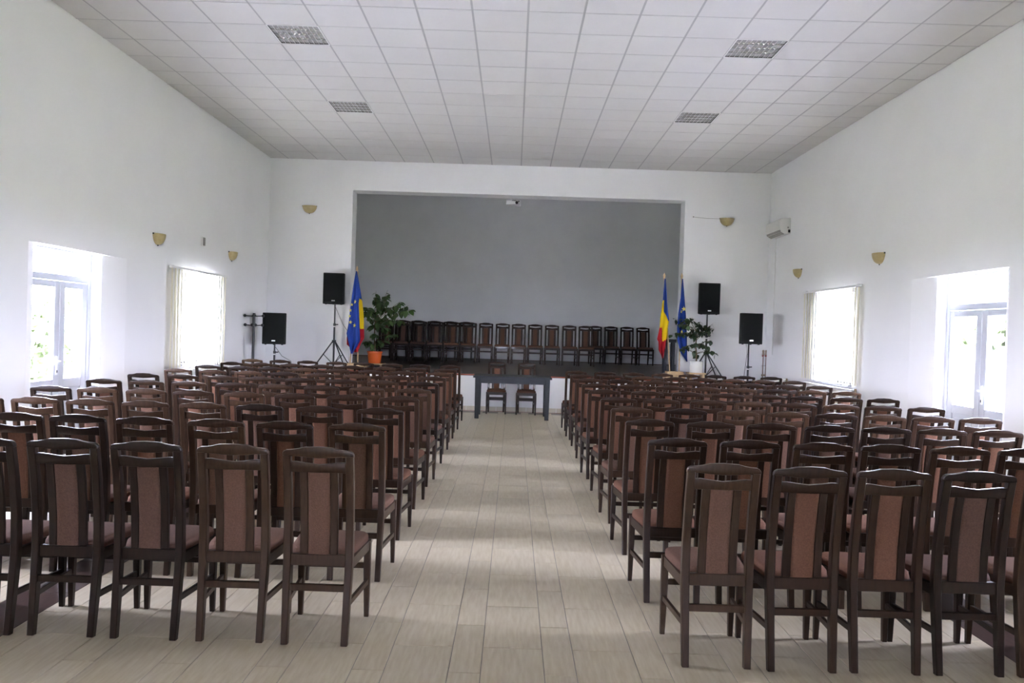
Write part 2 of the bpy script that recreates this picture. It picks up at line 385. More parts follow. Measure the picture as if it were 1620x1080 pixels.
# ------------------------------------------------------------------ windows, sills, blinds, radiators
def window(name, xi, sg, y0, y1, z0, z1, label):
    xp = xi+sg*.29; f = .065; root = struct(link(name, None), label); n = 2 if y1-y0 < 2 else 4
    fr = MB(); d = .035
    fr.box(xp-d, xp+d, y0, y1, z0, z0+f); fr.box(xp-d, xp+d, y0, y1, z1-f, z1)
    ys = [y0+(y1-y0)*i/n for i in range(n+1)]
    for i, y in enumerate(ys):
        a, b = (y, y+f) if i == 0 else (y-f, y) if i == n else (y-f*.7, y+f*.7)
        fr.box(xp-d, xp+d, a, b, z0+f, z1-f)
    build('window_frame', fr, M['upvc'], root, bevel=.006)
    for i in range(n): build('pane', MB().box(xp-.008, xp+.008, ys[i]+f*.7, ys[i+1]-f*.7, z0+f, z1-f), M['glass'], root)
    s = MB().box(min(xi-sg*.05, xi+sg*.25), max(xi-sg*.05, xi+sg*.25), y0-.03, y1+.03, z0-.03, z0); build('window_sill', s, M['upvc'], root, bevel=.005)
for nm, xi, sg, lab in (('window_1', XL, -1, 'window behind the blind on the coat rack side'), ('window_2', XR, 1, 'window behind the blind on the air conditioner side')):
    window(nm, xi, sg, WIN[0], WIN[1], .95, 2.38, lab)
for nm, xi, sg in (('added_window_1', XL, -1), ('added_window_2', XR, 1)): window(nm, xi, sg, WINN[0], WINN[1], .95, 2.38, 'unseen window added nearer the entrance')
def blind(xi, sg, y0, y1, z0, z1, label):
    root = thing('vertical_blind', label, 'blind', (xi-sg*.075, (y0+y1)/2, z0), group='vertical blinds over the windows')
    W = (y1-y0)/2; h = z1-z0
    build('head_rail', MB().box(-.022, .022, -W, W, h, h+.035), M['white'], root, bevel=.004)
    for yy in (-W+.1, W-.13): build('rail_bracket', MB().box(min(0, sg*.074), max(0, sg*.074), yy, yy+.03, h+.03, h+.045), M['steel'], root)
    n = int((y1-y0)/.112); sl = MB()
    for i in range(2):
        pass
    c = .012; half = .0625
    sl.rings([[(c*(1-(t/3)**2)-.0006+dx, half*t/3, z) for z in (0.0, h)] for dx in (0,) for t in range(-3, 4)], caps=False, closed=False)
    me = sl.mesh('slat', M['blind'], smooth=True)
    for i in range(n):
        y = -W+.06+(2*W-.12)*i/(n-1)
        link('slat', me, root, (0, y, .0), (0, 0, math.radians(-14*sg+rnd.uniform(-3, 3))))
    return root
blind(XL, -1, 11.60, 13.86, .90, 2.385, 'cream vertical slat blind over the window on the coat rack side')
blind(XR, 1, 11.81, 14.13, .95, 2.44, 'cream vertical slat blind over the window on the air conditioner side')
def radiator(xi, sg, y0, y1, z0, z1, label, valve=True):
    root = thing('radiator', label, 'radiator', (xi, (y0+y1)/2, z0), group='white panel radiators'); W = (y1-y0)/2; h = z1-z0; s = -sg
    p = MB(); p.box(min(s*.035, s*.055), max(s*.035, s*.055), -W, W, 0, h); p.box(min(s*.10, s*.12), max(s*.10, s*.12), -W, W, 0, h)
    build('panel', p, M['white'], root, bevel=.006)
    r = MB()
    for i in range(int(2*W/.04)): y = -W+.03+i*.04; r.box(min(s*.12, s*.126), max(s*.12, s*.126), y, y+.02, .03, h-.03)
    build('ribs', r, M['white'], root)
    g = MB().box(min(s*.035, s*.12), max(s*.035, s*.12), -W, W, h-.004, h+.008); build('top_grille', g, M['white'], root)
    for yy in (-W+.2, W-.24): build('wall_bracket', MB().box(min(s*.002, s*.035), max(s*.002, s*.035), yy, yy+.04, .05, h-.05), M['white'], root)
    if valve:
        v = MB(); v.tube([(s*.08, -W, h-.05), (s*.08, -W-.05, h-.05)], .014); v.tube([(s*.08, -W-.05, h-.05), (s*.08, -W-.05, h+.03)], .018)
        v.tube([(s*.08, -W-.05, h-.05), (s*.08, -W-.05, -z0+.002)], .011)
        build('valve', v, M['brass'], root)
radiator(XL, -1, 11.8, 13.6, .25, .85, 'white panel radiator under the blind on the coat rack side')
radiator(XR, 1, 11.9, 14.0, .26, .88, 'white panel radiator under the blind on the air conditioner side')
q = at_x(1243, 597, XR-.1); q2 = at_x(1216, 590, XR-.1)
radiator(XR, 1, q.y+.05, min(15.7, q2.y), .25, .86, 'white panel radiator in the corner below the air conditioner')

# ------------------------------------------------------------------ ceiling lights
def light_proto():
    root = thing('ceiling_light', '', 'ceiling light', group='recessed louvre lights in the ceiling'); h = .29
    t = MB(); z = .085
    t.add([(-h, -h, 0), (h, -h, 0), (h, h, 0), (-h, h, 0), (-h+.03, -h+.03, z), (h-.03, -h+.03, z), (h-.03, h-.03, z), (-h+.03, h-.03, z)],
          [(0, 1, 5, 4), (1, 2, 6, 5), (2, 3, 7, 6), (3, 0, 4, 7), (4, 5, 6, 7)])
    build('reflector_tray', t, M['tray'], root)
    fr = MB(); fr.box(-.3, .3, -.3, -h, -.004, .004); fr.box(-.3, .3, h, .3, -.004, .004); fr.box(-.3, -h, -h, h, -.004, .004); fr.box(h, .3, -h, h, -.004, .004)
    build('frame', fr, M['white'], root)
    for k in range(4):
        y = -.2175+k*.145; build('tube', MB().tube([(-h+.04, y, .07), (h-.04, y, .07)], .008, 10), M['tube'], root)
    for k in range(5):                                   # long parabolic blades
        y = -h+.004+k*(2*h-.008)/4
        build('long_blade', MB().prism([(y-.003, 0), (y+.003, 0), (y+.016, .045), (y-.016, .045)] if 0 < k < 4 else [(y-.003, 0), (y+.003, 0), (y+.003, .045), (y-.003, .045)], -h, h, 'x'), M['mirror2'], root)
    cb = MB()
    for k in range(4):
        y0 = -h+.004+k*(2*h-.008)/4; y1 = y0+(2*h-.008)/4
        cb.prism([(-.004, 0), (.004, 0), (.015, .042), (-.015, .042)], y0+.004, y1-.004, 'y')
    me = cb.mesh('cross_blade', M['mirror'])
    for k in range(1, 10): link('cross_blade', me, root, (-h+k*2*h/10, 0, .001))
    return root
lp = light_proto()
names = {(0, 0): 'mirrored louvre ceiling light over the glazed door on the coat rack side', (0, 5): 'mirrored louvre ceiling light nearer the stage on the coat rack side',
         (9, 0): 'mirrored louvre ceiling light over the glazed door on the air conditioner side', (9, 5): 'mirrored louvre ceiling light nearer the stage on the air conditioner side'}
for n, (i, j) in enumerate(sorted(LIGHTS)):
    o = lp if n == 0 else copy_tree(lp)
    o.location = (X0C+(i+.5)*T, Y0C+(j+.5)*T, ZC-.002); o['label'] = names[(i, j)]

# ------------------------------------------------------------------ chairs
def chair_proto(v):
    wd, fb = WOOD[v], FAB[v]; P = {}
    def prof(z):                                           # rear leg / back post centre line in side view
        pts = [(0, -.03), (.2, -.008), (.42, .012), (.6, .008), (.8, -.018), (1.0, -.062)]
        for (a, b), (c, d) in zip(pts, pts[1:]):
            if z <= c: return b+(d-b)*(z-a)/(c-a)
        return pts[-1][1]
    parts = []
    zs = [0, .1, .2, .3, .42, .52, .62, .72, .82, .9, .957]
    for s in (-1, 1):
        pts = [(s*(.150+.006*min(1, z/.4)), prof(z), z) for z in zs]
        sec = [(.0165+.003*min(1, z/.42), .0175+.005*math.sin(min(1, z/.42)*math.pi/2)-.006*max(0, (z-.42)/.58)) for z in zs]
        parts.append(('leg', MB().bar(pts, sec).mesh('leg', wd, smooth=True)))
        pts = [(s*(.180-.004*0), .385, .425), (s*.181, .385, .25), (s*.183, .388, 0)]
        parts.append(('leg', MB().bar(pts, [(.019, .019), (.018, .018), (.0125, .0125)]).mesh('leg', wd, smooth=True)))
        parts.append(('side_rail', MB().bar([(s*.160, .03, .398), (s*.180, .37, .398)], (.011, .026), up=(0, 0, 1)).mesh('side_rail', wd) if False else
                      MB().add([(s*.149, .028, .373), (s*.171, .028, .373), (s*.192, .37, .373), (s*.170, .37, .373), (s*.149, .028, .425), (s*.171, .028, .425), (s*.192, .37, .425), (s*.170, .37, .425)],
                               [(0, 1, 2, 3), (4, 5, 6, 7), (0, 1, 5, 4), (1, 2, 6, 5), (2, 3, 7, 6), (3, 0, 4, 7)]).mesh('side_rail', wd)))
        parts.append(('stretcher', MB().bar([(s*.154, prof(.2)+.014, .197), (s*.182, .372, .197)], (.009, .015)).mesh('stretcher', wd)))
        x0, x1 = (.0565, .0955)
        pts = [(s*(x0+x1)/2, prof(z)+.004, z) for z in (.44, .55, .66, .77, .872)]
        parts.append(('slat', MB().bar(pts, ((x1-x0)/2, .009)).mesh('slat', wd, smooth=True)))
    # top rail: full width, rounded outer corners, raised in the middle
    up = [(-.1775, .948), (-.1775, .963), (-.172, .975), (-.160, .9815), (-.13, .9835), (-.10, .9885), (-.07, .9965), (0, 1.0)]
    up = up+[(-x, z) for x, z in up[-2::-1]]
    lo = [(.135, .948), (.12, .951), (.06, .945), (0, .942), (-.06, .945), (-.12, .951), (-.135, .948)]
    tr = MB(); tr.prism(up+lo, -.015, .015, 'y'); tr.v = [(x, y+prof(z)+.001, z) for x, y, z in tr.v]
    parts.append(('top_rail', tr.mesh('top_rail', wd, smooth=True, bevel=.004)))
    mr = MB(); mr.prism([(-.138, .868), (.138, .868), (.138, .921), (.11, .922), (.06, .915), (0, .909), (-.06, .915), (-.11, .922), (-.138, .921)], -.012, .012, 'y')
    mr.v = [(x, y+prof(z), z) for x, y, z in mr.v]; parts.append(('mid_rail', mr.mesh('mid_rail', wd, smooth=True, bevel=.003)))
    parts.append(('lower_rail', MB().box(-.138, .138, prof(.42)-.013, prof(.42)+.013, .388, .446).mesh('lower_rail', wd, bevel=.003)))
    parts.append(('front_rail', MB().box(-.161, .161, .374, .396, .373, .425).mesh('front_rail', wd, bevel=.003)))
    parts.append(('stretcher', MB().box(-.137, .137, prof(.28)-.011, prof(.28)+.011, .262, .297).mesh('stretcher', wd, bevel=.003)))
    parts.append(('stretcher', MB().box(-.164, .164, .376, .396, .268, .298).mesh('stretcher', wd, bevel=.003)))
    # back pad between the slats
    pd = MB(); rows_ = []
    for i in range(9):
        z = .447+(.867-.447)*i/8; rr = []
        for k in range(12):
            t = 2*math.pi*(k+.5)/12; cx, cy = math.cos(t), math.sin(t)
            rr.append((.056*math.copysign(abs(cx)**.35, cx), prof(z)+.004+.0155*math.copysign(abs(cy)**.6, cy), z))
        rows_.append(rr)
    pd.rings(rows_); parts.append(('back_pad', pd.mesh('back_pad', fb, smooth=True)))
    # seat cushion
    cu = MB(); rr = []
    for z, g in ((.4255, .985), (.432, 1.0), (.448, 1.0), (.460, .985), (.469, .94), (.474, .85), (.478, .6), (.480, .25)):
        ring = []
        for k in range(28):
            t = 2*math.pi*(k+.5)/28; cx, cy = math.cos(t), math.sin(t)
            u, v2 = math.copysign(abs(cx)**.32, cx), math.copysign(abs(cy)**.32, cy)
            yy = .228+.188*v2*g; half = .158+.038*((yy-.04)/.376)
            ring.append((half*u*g, yy, z-.006*(yy < .08)))
        rr.append(ring)
    cu.rings(rr); parts.append(('seat', cu.mesh('seat', fb, smooth=True)))
    return parts
PROTO = [chair_proto(v) for v in range(3)]
def chair(label, x, y, z, rz, group, v):
    r = thing('dining_chair', label, 'chair', (x, y, z), (0, 0, rz), group)
    for nm, me in PROTO[v]: link(nm, me, r)
    return r
RY = {'L': [3.93, 4.94, 5.95, 6.98, 8.0, 9.02, 10.12, 11.22, 12.32, 13.55], 'R': [3.80, 4.73, 5.73, 6.69, 7.67, 8.70, 9.74, 10.83, 11.9, 12.98]}
RX = {'L': [[-.95, -1.38, -1.81, -2.23], [-.96, -1.41, -1.84, -2.29, -2.71, -3.11], [-.98, -1.44, -1.89, -2.32, -2.75, -3.17, -3.59], [-.99, -1.45, -1.91, -2.36, -2.81, -3.23, -3.66, -4.07],
            [-.99, -1.46, -1.92, -2.38, -2.82, -3.27, -3.7, -4.13], [-1.01, -1.47, -1.94, -2.41, -2.87, -3.3, -3.75, -4.21], [-1.02, -1.48, -1.98, -2.45, -2.91, -3.37, -3.83, -4.28],
            [-1.03, -1.53, -2., -2.48, -2.94, -3.42, -3.85, -4.32], [-1.04, -1.52, -1.99, -2.48, -2.96, -3.44, -3.91, -4.37], [-1.06, -1.58, -2.06, -2.54, -3.01, -3.51, -3.98, -4.46]],
      'R': [[1.035, 1.445, 1.855, 2.265], [1.0, 1.44, 1.87, 2.28, 2.69], [1.01, 1.45, 1.89, 2.31, 2.72, 3.13, 3.54], [1.02, 1.48, 1.92, 2.34, 2.75, 3.16, 3.57, 3.98],
            [1.04, 1.46, 1.91, 2.34, 2.78, 3.2, 3.61, 4.02], [1.02, 1.49, 1.94, 2.38, 2.83, 3.24, 3.68, 4.09], [1.04, 1.48, 1.95, 2.39, 2.84, 3.27, 3.7, 4.12], [1.06, 1.48, 1.97, 2.47, 2.9, 3.31, 3.76, 4.21],
            [1.05, 1.5, 1.98, 2.46, 2.90, 3.33, 3.78, 4.24], [1.05, 1.52, 1.99, 2.46, 2.91, 3.34, 3.81, 4.25]]}
NTH = ['first', 'second', 'third', 'fourth', 'fifth', 'sixth', 'seventh', 'eighth', 'ninth', 'tenth', 'eleventh', 'twelfth', 'thirteenth', 'fourteenth', 'fifteenth', 'sixteenth', 'seventeenth']
SIDE = {'L': 'coat-rack', 'R': 'air-conditioner'}
VAR = {('L', 0): [1, 1, 2, 2], ('R', 0): [1, 0, 0, 2], ('L', 5): [2]}
for b in 'LR':
    for r in range(10):
        xs = list(RX[b][r])
        while len(xs) < 8: xs.append(xs[-1]+(-.415 if b == 'L' else .412))
        for c, x in enumerate(xs):
            vs = VAR.get((b, r), []); v = vs[c] if c < len(vs) else rnd.choice((0, 0, 0, 1, 1, 2))
            tw = rnd.uniform(-1.2, 1.2); yj = rnd.uniform(-.012, .012)
            chair('dark brown chair, %s side block, %s row from the stage, %s seat from the aisle' % (SIDE[b], NTH[9-r], NTH[c]),
                  x, RY[b][r]+.06+yj, 0, math.radians(tw), 'chairs in rows on the %s side of the aisle' % SIDE[b], v)
chair('brown chair behind the table, on the coat rack side', -.302, 15.70, 0, math.pi+.02, 'chairs behind the table', 0)
chair('brown chair behind the table, on the air conditioner side', .288, 15.70, 0, math.pi-.01, 'chairs behind the table', 0)
FRONT = [612, 638, 664, 690.5, 717, 743, 769, 795.5, 821, 847, 873.5, 901, 927]
for i, px in enumerate(FRONT):
    Y = 19.8; p = at_y(px, 516, Y)
    chair('dark chair in the front line on the stage, %s from the orange pot' % NTH[i], p.x, Y, stage_z(Y)-.001, math.pi+rnd.uniform(-.012, .012), 'chairs lined up on the stage', 2 if i < 4 else 0)
for i, px in enumerate([942, 967, 992.5, 1018]):
    Y = 20.98; p = at_y(px, 516, Y)
    chair('dark chair against the stage back wall, %s from the tricolour flag' % NTH[3-i], p.x, Y, stage_z(Y)-.001, math.pi+(.08 if i == 3 else 0), 'chairs lined up on the stage', 2)
for i, px in enumerate([610, 635.5, 661, 686.5, 712, 737.5]):
    Y = 20.95; p = at_y(px, 516, Y)
    chair('dark chair hidden behind the front line on the stage, %s from the orange pot' % NTH[i], p.x, Y, stage_z(Y)-.001, math.pi+rnd.uniform(-.01, .01), 'chairs stored behind the stage line', 2)

# ------------------------------------------------------------------ table
t = thing('table', 'dark slate wooden table with thick square legs in front of the stage', 'table', (.012, 14.83, 0))
build('table_top', MB().box(-.72, .72, -.41, .41, .745, .78), M['table'], t, bevel=.005)
ap = MB(); ap.box(-.60, .60, -.375, -.345, .65, .745); ap.box(-.60, .60, .345, .375, .65, .745); ap.box(-.68, -.65, -.30, .30, .65, .745); ap.box(.65, .68, -.30, .30, .65, .745)
build('apron', ap, M['table'], t)
lg = MB().bar([(0, 0, 0), (0, 0, .35), (0, 0, .745)], [(.037, .037), (.041, .041), (.044, .044)]).mesh('leg', M['table'])
for sx in (-1, 1):
    for sy in (-1, 1): link('leg', lg, t, (sx*.640, sy*.345, 0))

# ------------------------------------------------------------------ wall lamps
def sconce_proto():
    r = thing('wall_lamp', '', 'wall lamp', group='alabaster bowl wall lamps'); R = .15
    b = MB(); rings = []
    for i in range(9):
        ph = math.radians(90*i/8); rr = R*math.cos(ph)**.9 if i < 8 else .004; z = -.155*math.sin(ph)
        rings.append([(rr*math.cos(math.pi*k/16), -rr*.72*math.sin(math.pi*k/16), z) for k in range(17)])
    inner = [[(x*.94, y*.94, z*.94) for x, y, z in rg] for rg in rings]
    b.rings(rings, caps=False, closed=False); b.rings(inner, caps=False, closed=False)
    n = len(rings[0]); b.add(rings[0]+inner[0], [(k, k+1, n+k+1, n+k) for k in range(n-1)])
    build('bowl', b, M['alab'], r, smooth=True)
    build('back_plate', MB().box(-.1, .1, -.012, 0, -.09, -.005), M['white'], r)
    build('finial', MB().lathe([(.002, -.172), (.008, -.168), (.009, -.16), (.004, -.152)], 10, (0, -.012, 0)), M['bmetal'], r, smooth=True)
    for s in (-1, 1): build('clip', MB().box(s*.146-.006, s*.146+.006, -.02, 0, -.018, .004), M['bmetal'], r)
    build('bulb', MB().lathe([(.01, -.03), (.025, 0), (.02, .015), (.002, .02)], 10, (0, -.055, -.03)), M['tube'], r, smooth=True)
    return r
sp = sconce_proto()
def put_sconce(o, p, rz, label): o.location = p; o.rotation_euler = (0, 0, rz); o['label'] = label
LST = [(at_y(490, 325.5, YB), 0, 'yellow bowl wall lamp on the stage wall above the coat rack side loudspeakers'),
       (at_y(1150, 345.5, YB), 0, 'yellow bowl wall lamp on the stage wall with a bare wire beside it'),
       (at_x(249, 370, XL), math.pi/2, 'yellow bowl wall lamp between the glazed door and blind, coat rack side'),
       (at_x(366, 398.5, XL), math.pi/2, 'yellow bowl wall lamp past the blind, above the coat rack'),
       (at_x(1393, 400.5, XR), -math.pi/2, 'yellow bowl wall lamp between blind and glazed door, air conditioner side'),
       (at_x(1264.5, 426, XR), -math.pi/2, 'yellow bowl wall lamp between the blind and the air conditioner')]
for i, (p, rz, lab) in enumerate(LST): put_sconce(sp if i == 0 else copy_tree(sp), p, rz, lab)
p0 = at_y(1097, 343, YB-.004); p1 = at_y(1139, 346, YB-.004)
tag(build('wire', MB().tube([p0, (p0+p1)/2-Vector((0, 0, .012)), p1], .004, 6).box(p0.x-.012, p0.x+.012, YB-.012, YB, p0.z-.012, p0.z+.012), M['shade']), 'thin grey wire stapled beside a stage wall lamp', 'wire')
p = at_x(320, 382, XL)
jb = thing('junction_box', 'small grey junction box on the wall above the blind', 'box', p)
build('box_body', MB().box(0, .03, -.055, .055, -.075, .075), M['plastic'], jb, bevel=.006)
build('cover', MB().box(.03, .036, -.045, .045, -.065, .065), M['shade'], jb, bevel=.002)

# ------------------------------------------------------------------ air conditioner
ac = thing('air_conditioner', 'white split air conditioner high on the wall beside the stage', 'air conditioner', (XR, 15.56, 3.64))
pr = [(0, 0), (-.10, -.005), (-.165, .03), (-.195, .09), (-.205, .17), (-.2, .26), (-.175, .29), (0, .295)]
build('body', MB().prism(pr, -.42, .42, 'y'), M['plastic'], ac, smooth=True, bevel=.006)
build('front_panel', MB().prism([(-.197, .095), (-.206, .096), (-.216, .17), (-.211, .262), (-.202, .262), (-.207, .17)], -.405, .405, 'y'), M['plastic'], ac, smooth=True)
build('louvre', MB().prism([(-.108, -.012), (-.172, .022), (-.168, .03), (-.104, -.003)], -.38, .38, 'y'), M['shade'], ac)
build('air_slot', MB().prism([(-.176, .032), (-.193, .07), (-.198, .07), (-.181, .03)], -.40, .40, 'y'), M['shade'], ac)
build('end_logo', MB().box(-.06, -.035, -.4225, -.4195, .10, .13), M['shade'], ac)
build('pipe_outlet', MB().box(-.045, -.005, -.43, -.415, .02, .075), M['rubber'], ac)
pts = [at_x(1216, 378, XR-.008), at_x(1213, 420, XR-.008), at_x(1210, 500, XR-.008), at_x(1208, 560, XR-.008)]
pts[0].y = min(pts[0].y, 15.95); 
for q in pts: q.y = 15.93
tag(build('power_cable', MB().tube(pts, .006, 6), M['plastic']), 'white cable running down from the air conditioner', 'cable')

# ------------------------------------------------------------------ projector
p = at_y(812, 321, 17.0)
pj = thing('projector', 'white projector hanging under the stage opening', 'projector', p)
build('case', MB().box(-.155, .155, -.12, .12, -.05, .045), M['white'], pj, bevel=.012)
build('lens', MB().lathe([(.03, 0), (.032, .03), (.02, .03), (.018, .01)], 16), M['bmetal'], pj, smooth=True).matrix_local = Matrix.Translation((.075, -.115, -.012)) @ Matrix.Rotation(math.pi/2, 4, 'X')
build('sensor_window', MB().box(.105, .13, -.124, -.118, .008, .03), M['rubber'], pj)
build('vent_shadow', MB().box(-.03, .06, -.123, -.118, .03, .04), M['rubber'], pj)
build('mount_pole', MB().tube([(0, 0, .04), (0, 0, 5.94-p.z)], .022, 12).box(-.09, .09, -.09, .09, .045, .06), M['white'], pj)

# ------------------------------------------------------------------ loudspeakers
def speaker(label, p, w, h, rz):
    """p = underside centre of the cabinet"""
    r = thing('loudspeaker', label, 'loudspeaker', p, (0, 0, rz), 'black loudspeakers on stands'); d = .36
    pl = [(-w/2, -d/2), (w/2, -d/2), (w/2*.98, -d/2+.12), (w*.32, d/2), (-w*.32, d/2), (-w/2*.98, -d/2+.12)]
    build('cabinet', MB().prism(pl, .012, h, 'z'), M['black'], r, bevel=.012)
    build('grille', MB().box(-w/2+.018, w/2-.018, -d/2-.008, -d/2+.004, .05, h-.018), M['grille'], r, bevel=.004)
    build('logo_plate', MB().box(-.033, .033, -d/2-.011, -d/2-.006, .068, .088), M['steel'], r)
    for fx in (-w*.36, 0, w*.36): build('foot', MB().lathe([(.02, 0), (.02, .014), (.012, .018)], 10, (fx, -d/2+.05, 0)), M['rubber'], r)
    return r
def stand(label, base, top, zr, R, angs, collar):
    r = thing('speaker_stand', label, 'speaker stand', base, group='black tripod loudspeaker stands'); H = top-base[2]; a = zr
    build('lower_tube', MB().tube([(0, 0, .05), (0, 0, a+.35)], .019, 12), M['bmetal'], r, smooth=True)
    build('upper_tube', MB().tube([(0, 0, a+.35), (0, 0, H)], .0155, 12), M['bmetal'], r, smooth=True)
    cl = build('collar', MB().lathe([(.02, a-.03), (.042, a-.025), (.042, a+.03), (.02, a+.035)], 14), M['bmetal'], r, smooth=True)
    k = MB(); k.lathe([(.026, a+.32), (.026, a+.37)], 12); k.tube([(.02, 0, a+.345), (.075, 0, a+.35)], .011); build('height_clamp', k, M['bmetal'], r)
    build('clamp_ring', MB().lathe([(.0225, a+.295), (.0225, a+.318)], 12), M['white'], r)
    for an in angs:
        dx, dy = math.cos(math.radians(an)), math.sin(math.radians(an))
        lg = build('leg', MB().tube([(.03*dx, .03*dy, a), (R*dx, R*dy, .02)], .0125, 8), M['bmetal'], r, smooth=True)
        build('rubber_foot', MB().tube([(R*dx*.97, R*dy*.97, .035), (R*dx*1.01, R*dy*1.01, .0165)], .0165, 8), M['rubber'], lg)
        build('brace', MB().tube([(.02*dx, .02*dy, .1), (R*.52*dx, R*.52*dy, .02+(a-.02)*.5)], .008, 6), M['bmetal'], r)
    return r
zl = stage_z(16.1)
pA = at_y(530, 482, 16.1); stand('black tripod stand on the stage ledge beside the paired flags', (pA.x, 16.1, zl), pA.z+.011, .55, .40, (178, -42, 44), .3)
speaker('tall black loudspeaker beside the paired flags, coat rack side', (pA.x-.01, 16.1, pA.z), .42, .635, .06)
pB = at_y(1118.5, 498, 16.1); stand('black tripod stand behind the white potted plant', (pB.x, 16.08, zl), pB.z+.011, .55, .40, (205, -35, 40), .3)
speaker('tall black loudspeaker above the white potted plant', (pB.x, 16.08, pB.z), .42, .635, -.02)
pC = at_y(434.5, 545, 15.25); stand('black floor stand beside the coat rack', (pC.x, 15.25, 0), pC.z+.011, .72, .42, (170, -60, 55), .3)
speaker('low black loudspeaker beside the coat rack', (pC.x+.01, 15.25, pC.z), .43, .61, .10)
pD = at_y(1184.5, 545, 15.25); stand('black floor stand near the corner radiator', (pD.x, 15.25, 0), pD.z+.011, .72, .42, (225, -42, 100), .3)
speaker('low black loudspeaker near the corner radiator', (pD.x, 15.25, pD.z), .42, .60, -.03)
def cable(label, pts): return tag(build('speaker_cable', MB().tube(pts, .005, 6), M['bmetal']), label, 'cable')
q0, q1, q2 = at_y(531, 486, 16.33), at_y(542, 512, 16.34), at_y(555, 531, 16.35)
cable('black cable hanging from the loudspeaker beside the paired flags', [q0, q1, q2, Vector((q2.x+.005, q2.y, zl+.02))])
q0, q1, q2 = at_y(436, 549, 15.33), at_y(446, 563, 15.42), at_y(460, 571, 15.5)
cable('black cable hanging from the low loudspeaker beside the coat rack', [q0, q1, q2, Vector((q2.x+.1, 15.55, .3)), Vector((q2.x+.12, 15.55, .006))])
q0, q1 = at_y(1182, 560, 15.33), at_y(1177, 594, 15.36)
cable('black cable hanging from the low loudspeaker near the corner radiator', [pD+Vector((-.03, .06, .005)), q0, q1, Vector((q1.x-.02, 15.4, .006))])

# ------------------------------------------------------------------ coat rack
p = at_y(402, 495, 14.95)
cr = thing('coat_rack', 'black coat rack with knobbed hooks beside the stage corner', 'coat rack', (p.x, 14.95, 0))
build('post', MB().tube([(0, 0, .03), (0, 0, p.z)], .026, 12), M['bmetal'], cr, smooth=True)
build('base', MB().lathe([(.2, 0), (.2, .015), (.17, .03), (.03, .045)], 24), M['bmetal'], cr, smooth=True)
for z, an0, R in ((p.z-.06, 4, .17), (p.z-.235, 12, .155)):
    for k in range(4):
        an = math.radians(an0+90*k+(18 if k % 2 else 0)); dx, dy = math.cos(an), math.sin(an)
        h = build('hook', MB().tube([(.02*dx, .02*dy, z), (R*dx, R*dy, z+.01)], .009, 8), M['bmetal'], cr)
        build('knob', MB().lathe([(.004, -.03), (.024, -.018), (.03, 0), (.024, .018), (.004, .03)], 12, (R*dx, R*dy, z+.01)), M['bmetal'], h, smooth=True)

# ------------------------------------------------------------------ heating pipes in the corners
def pipes(px, py, label, knob):
    p = at_y(px, py, YB-.06); r = thing('heating_pipes', label, 'pipe', (p.x, YB-.06, stage_z(YB)), group='pipe risers in the corners'); H = p.z-stage_z(YB)
    for s in (-1, 1):
        build('pipe', MB().tube([(s*.03, 0, 0), (s*.03, 0, H)], .0105, 8), M['copper'], r, smooth=True)
        build('top_fitting', MB().lathe([(.012, H-.1), (.024, H-.095), (.024, H-.05), (.016, H-.045), (.022, H-.03), (.022, H+.01), (.008, H+.02)], 10, (s*.03, 0, 0)), M['brass'], r, smooth=True)
        if knob: build('valve_knob', MB().tube([(s*.03-.02, -.025, H-.10), (s*.03-.02, -.05, H-.10)], .018, 10), M['redknob'], r)
    build('lower_manifold', MB().tube([(-.055, 0, max(.1, H-.5)), (.05, 0, max(.1, H-.5))], .02, 8), M['brass'], r)
    build('wall_clip', MB().box(-.04, .04, 0, .06, H*.5, H*.5+.015), M['steel'], r)
pipes(415, 533, 'copper heating pipes in the corner behind the coat rack', False)
pipes(1210, 555, 'copper heating pipes with red knobs in the air conditioner corner', True)

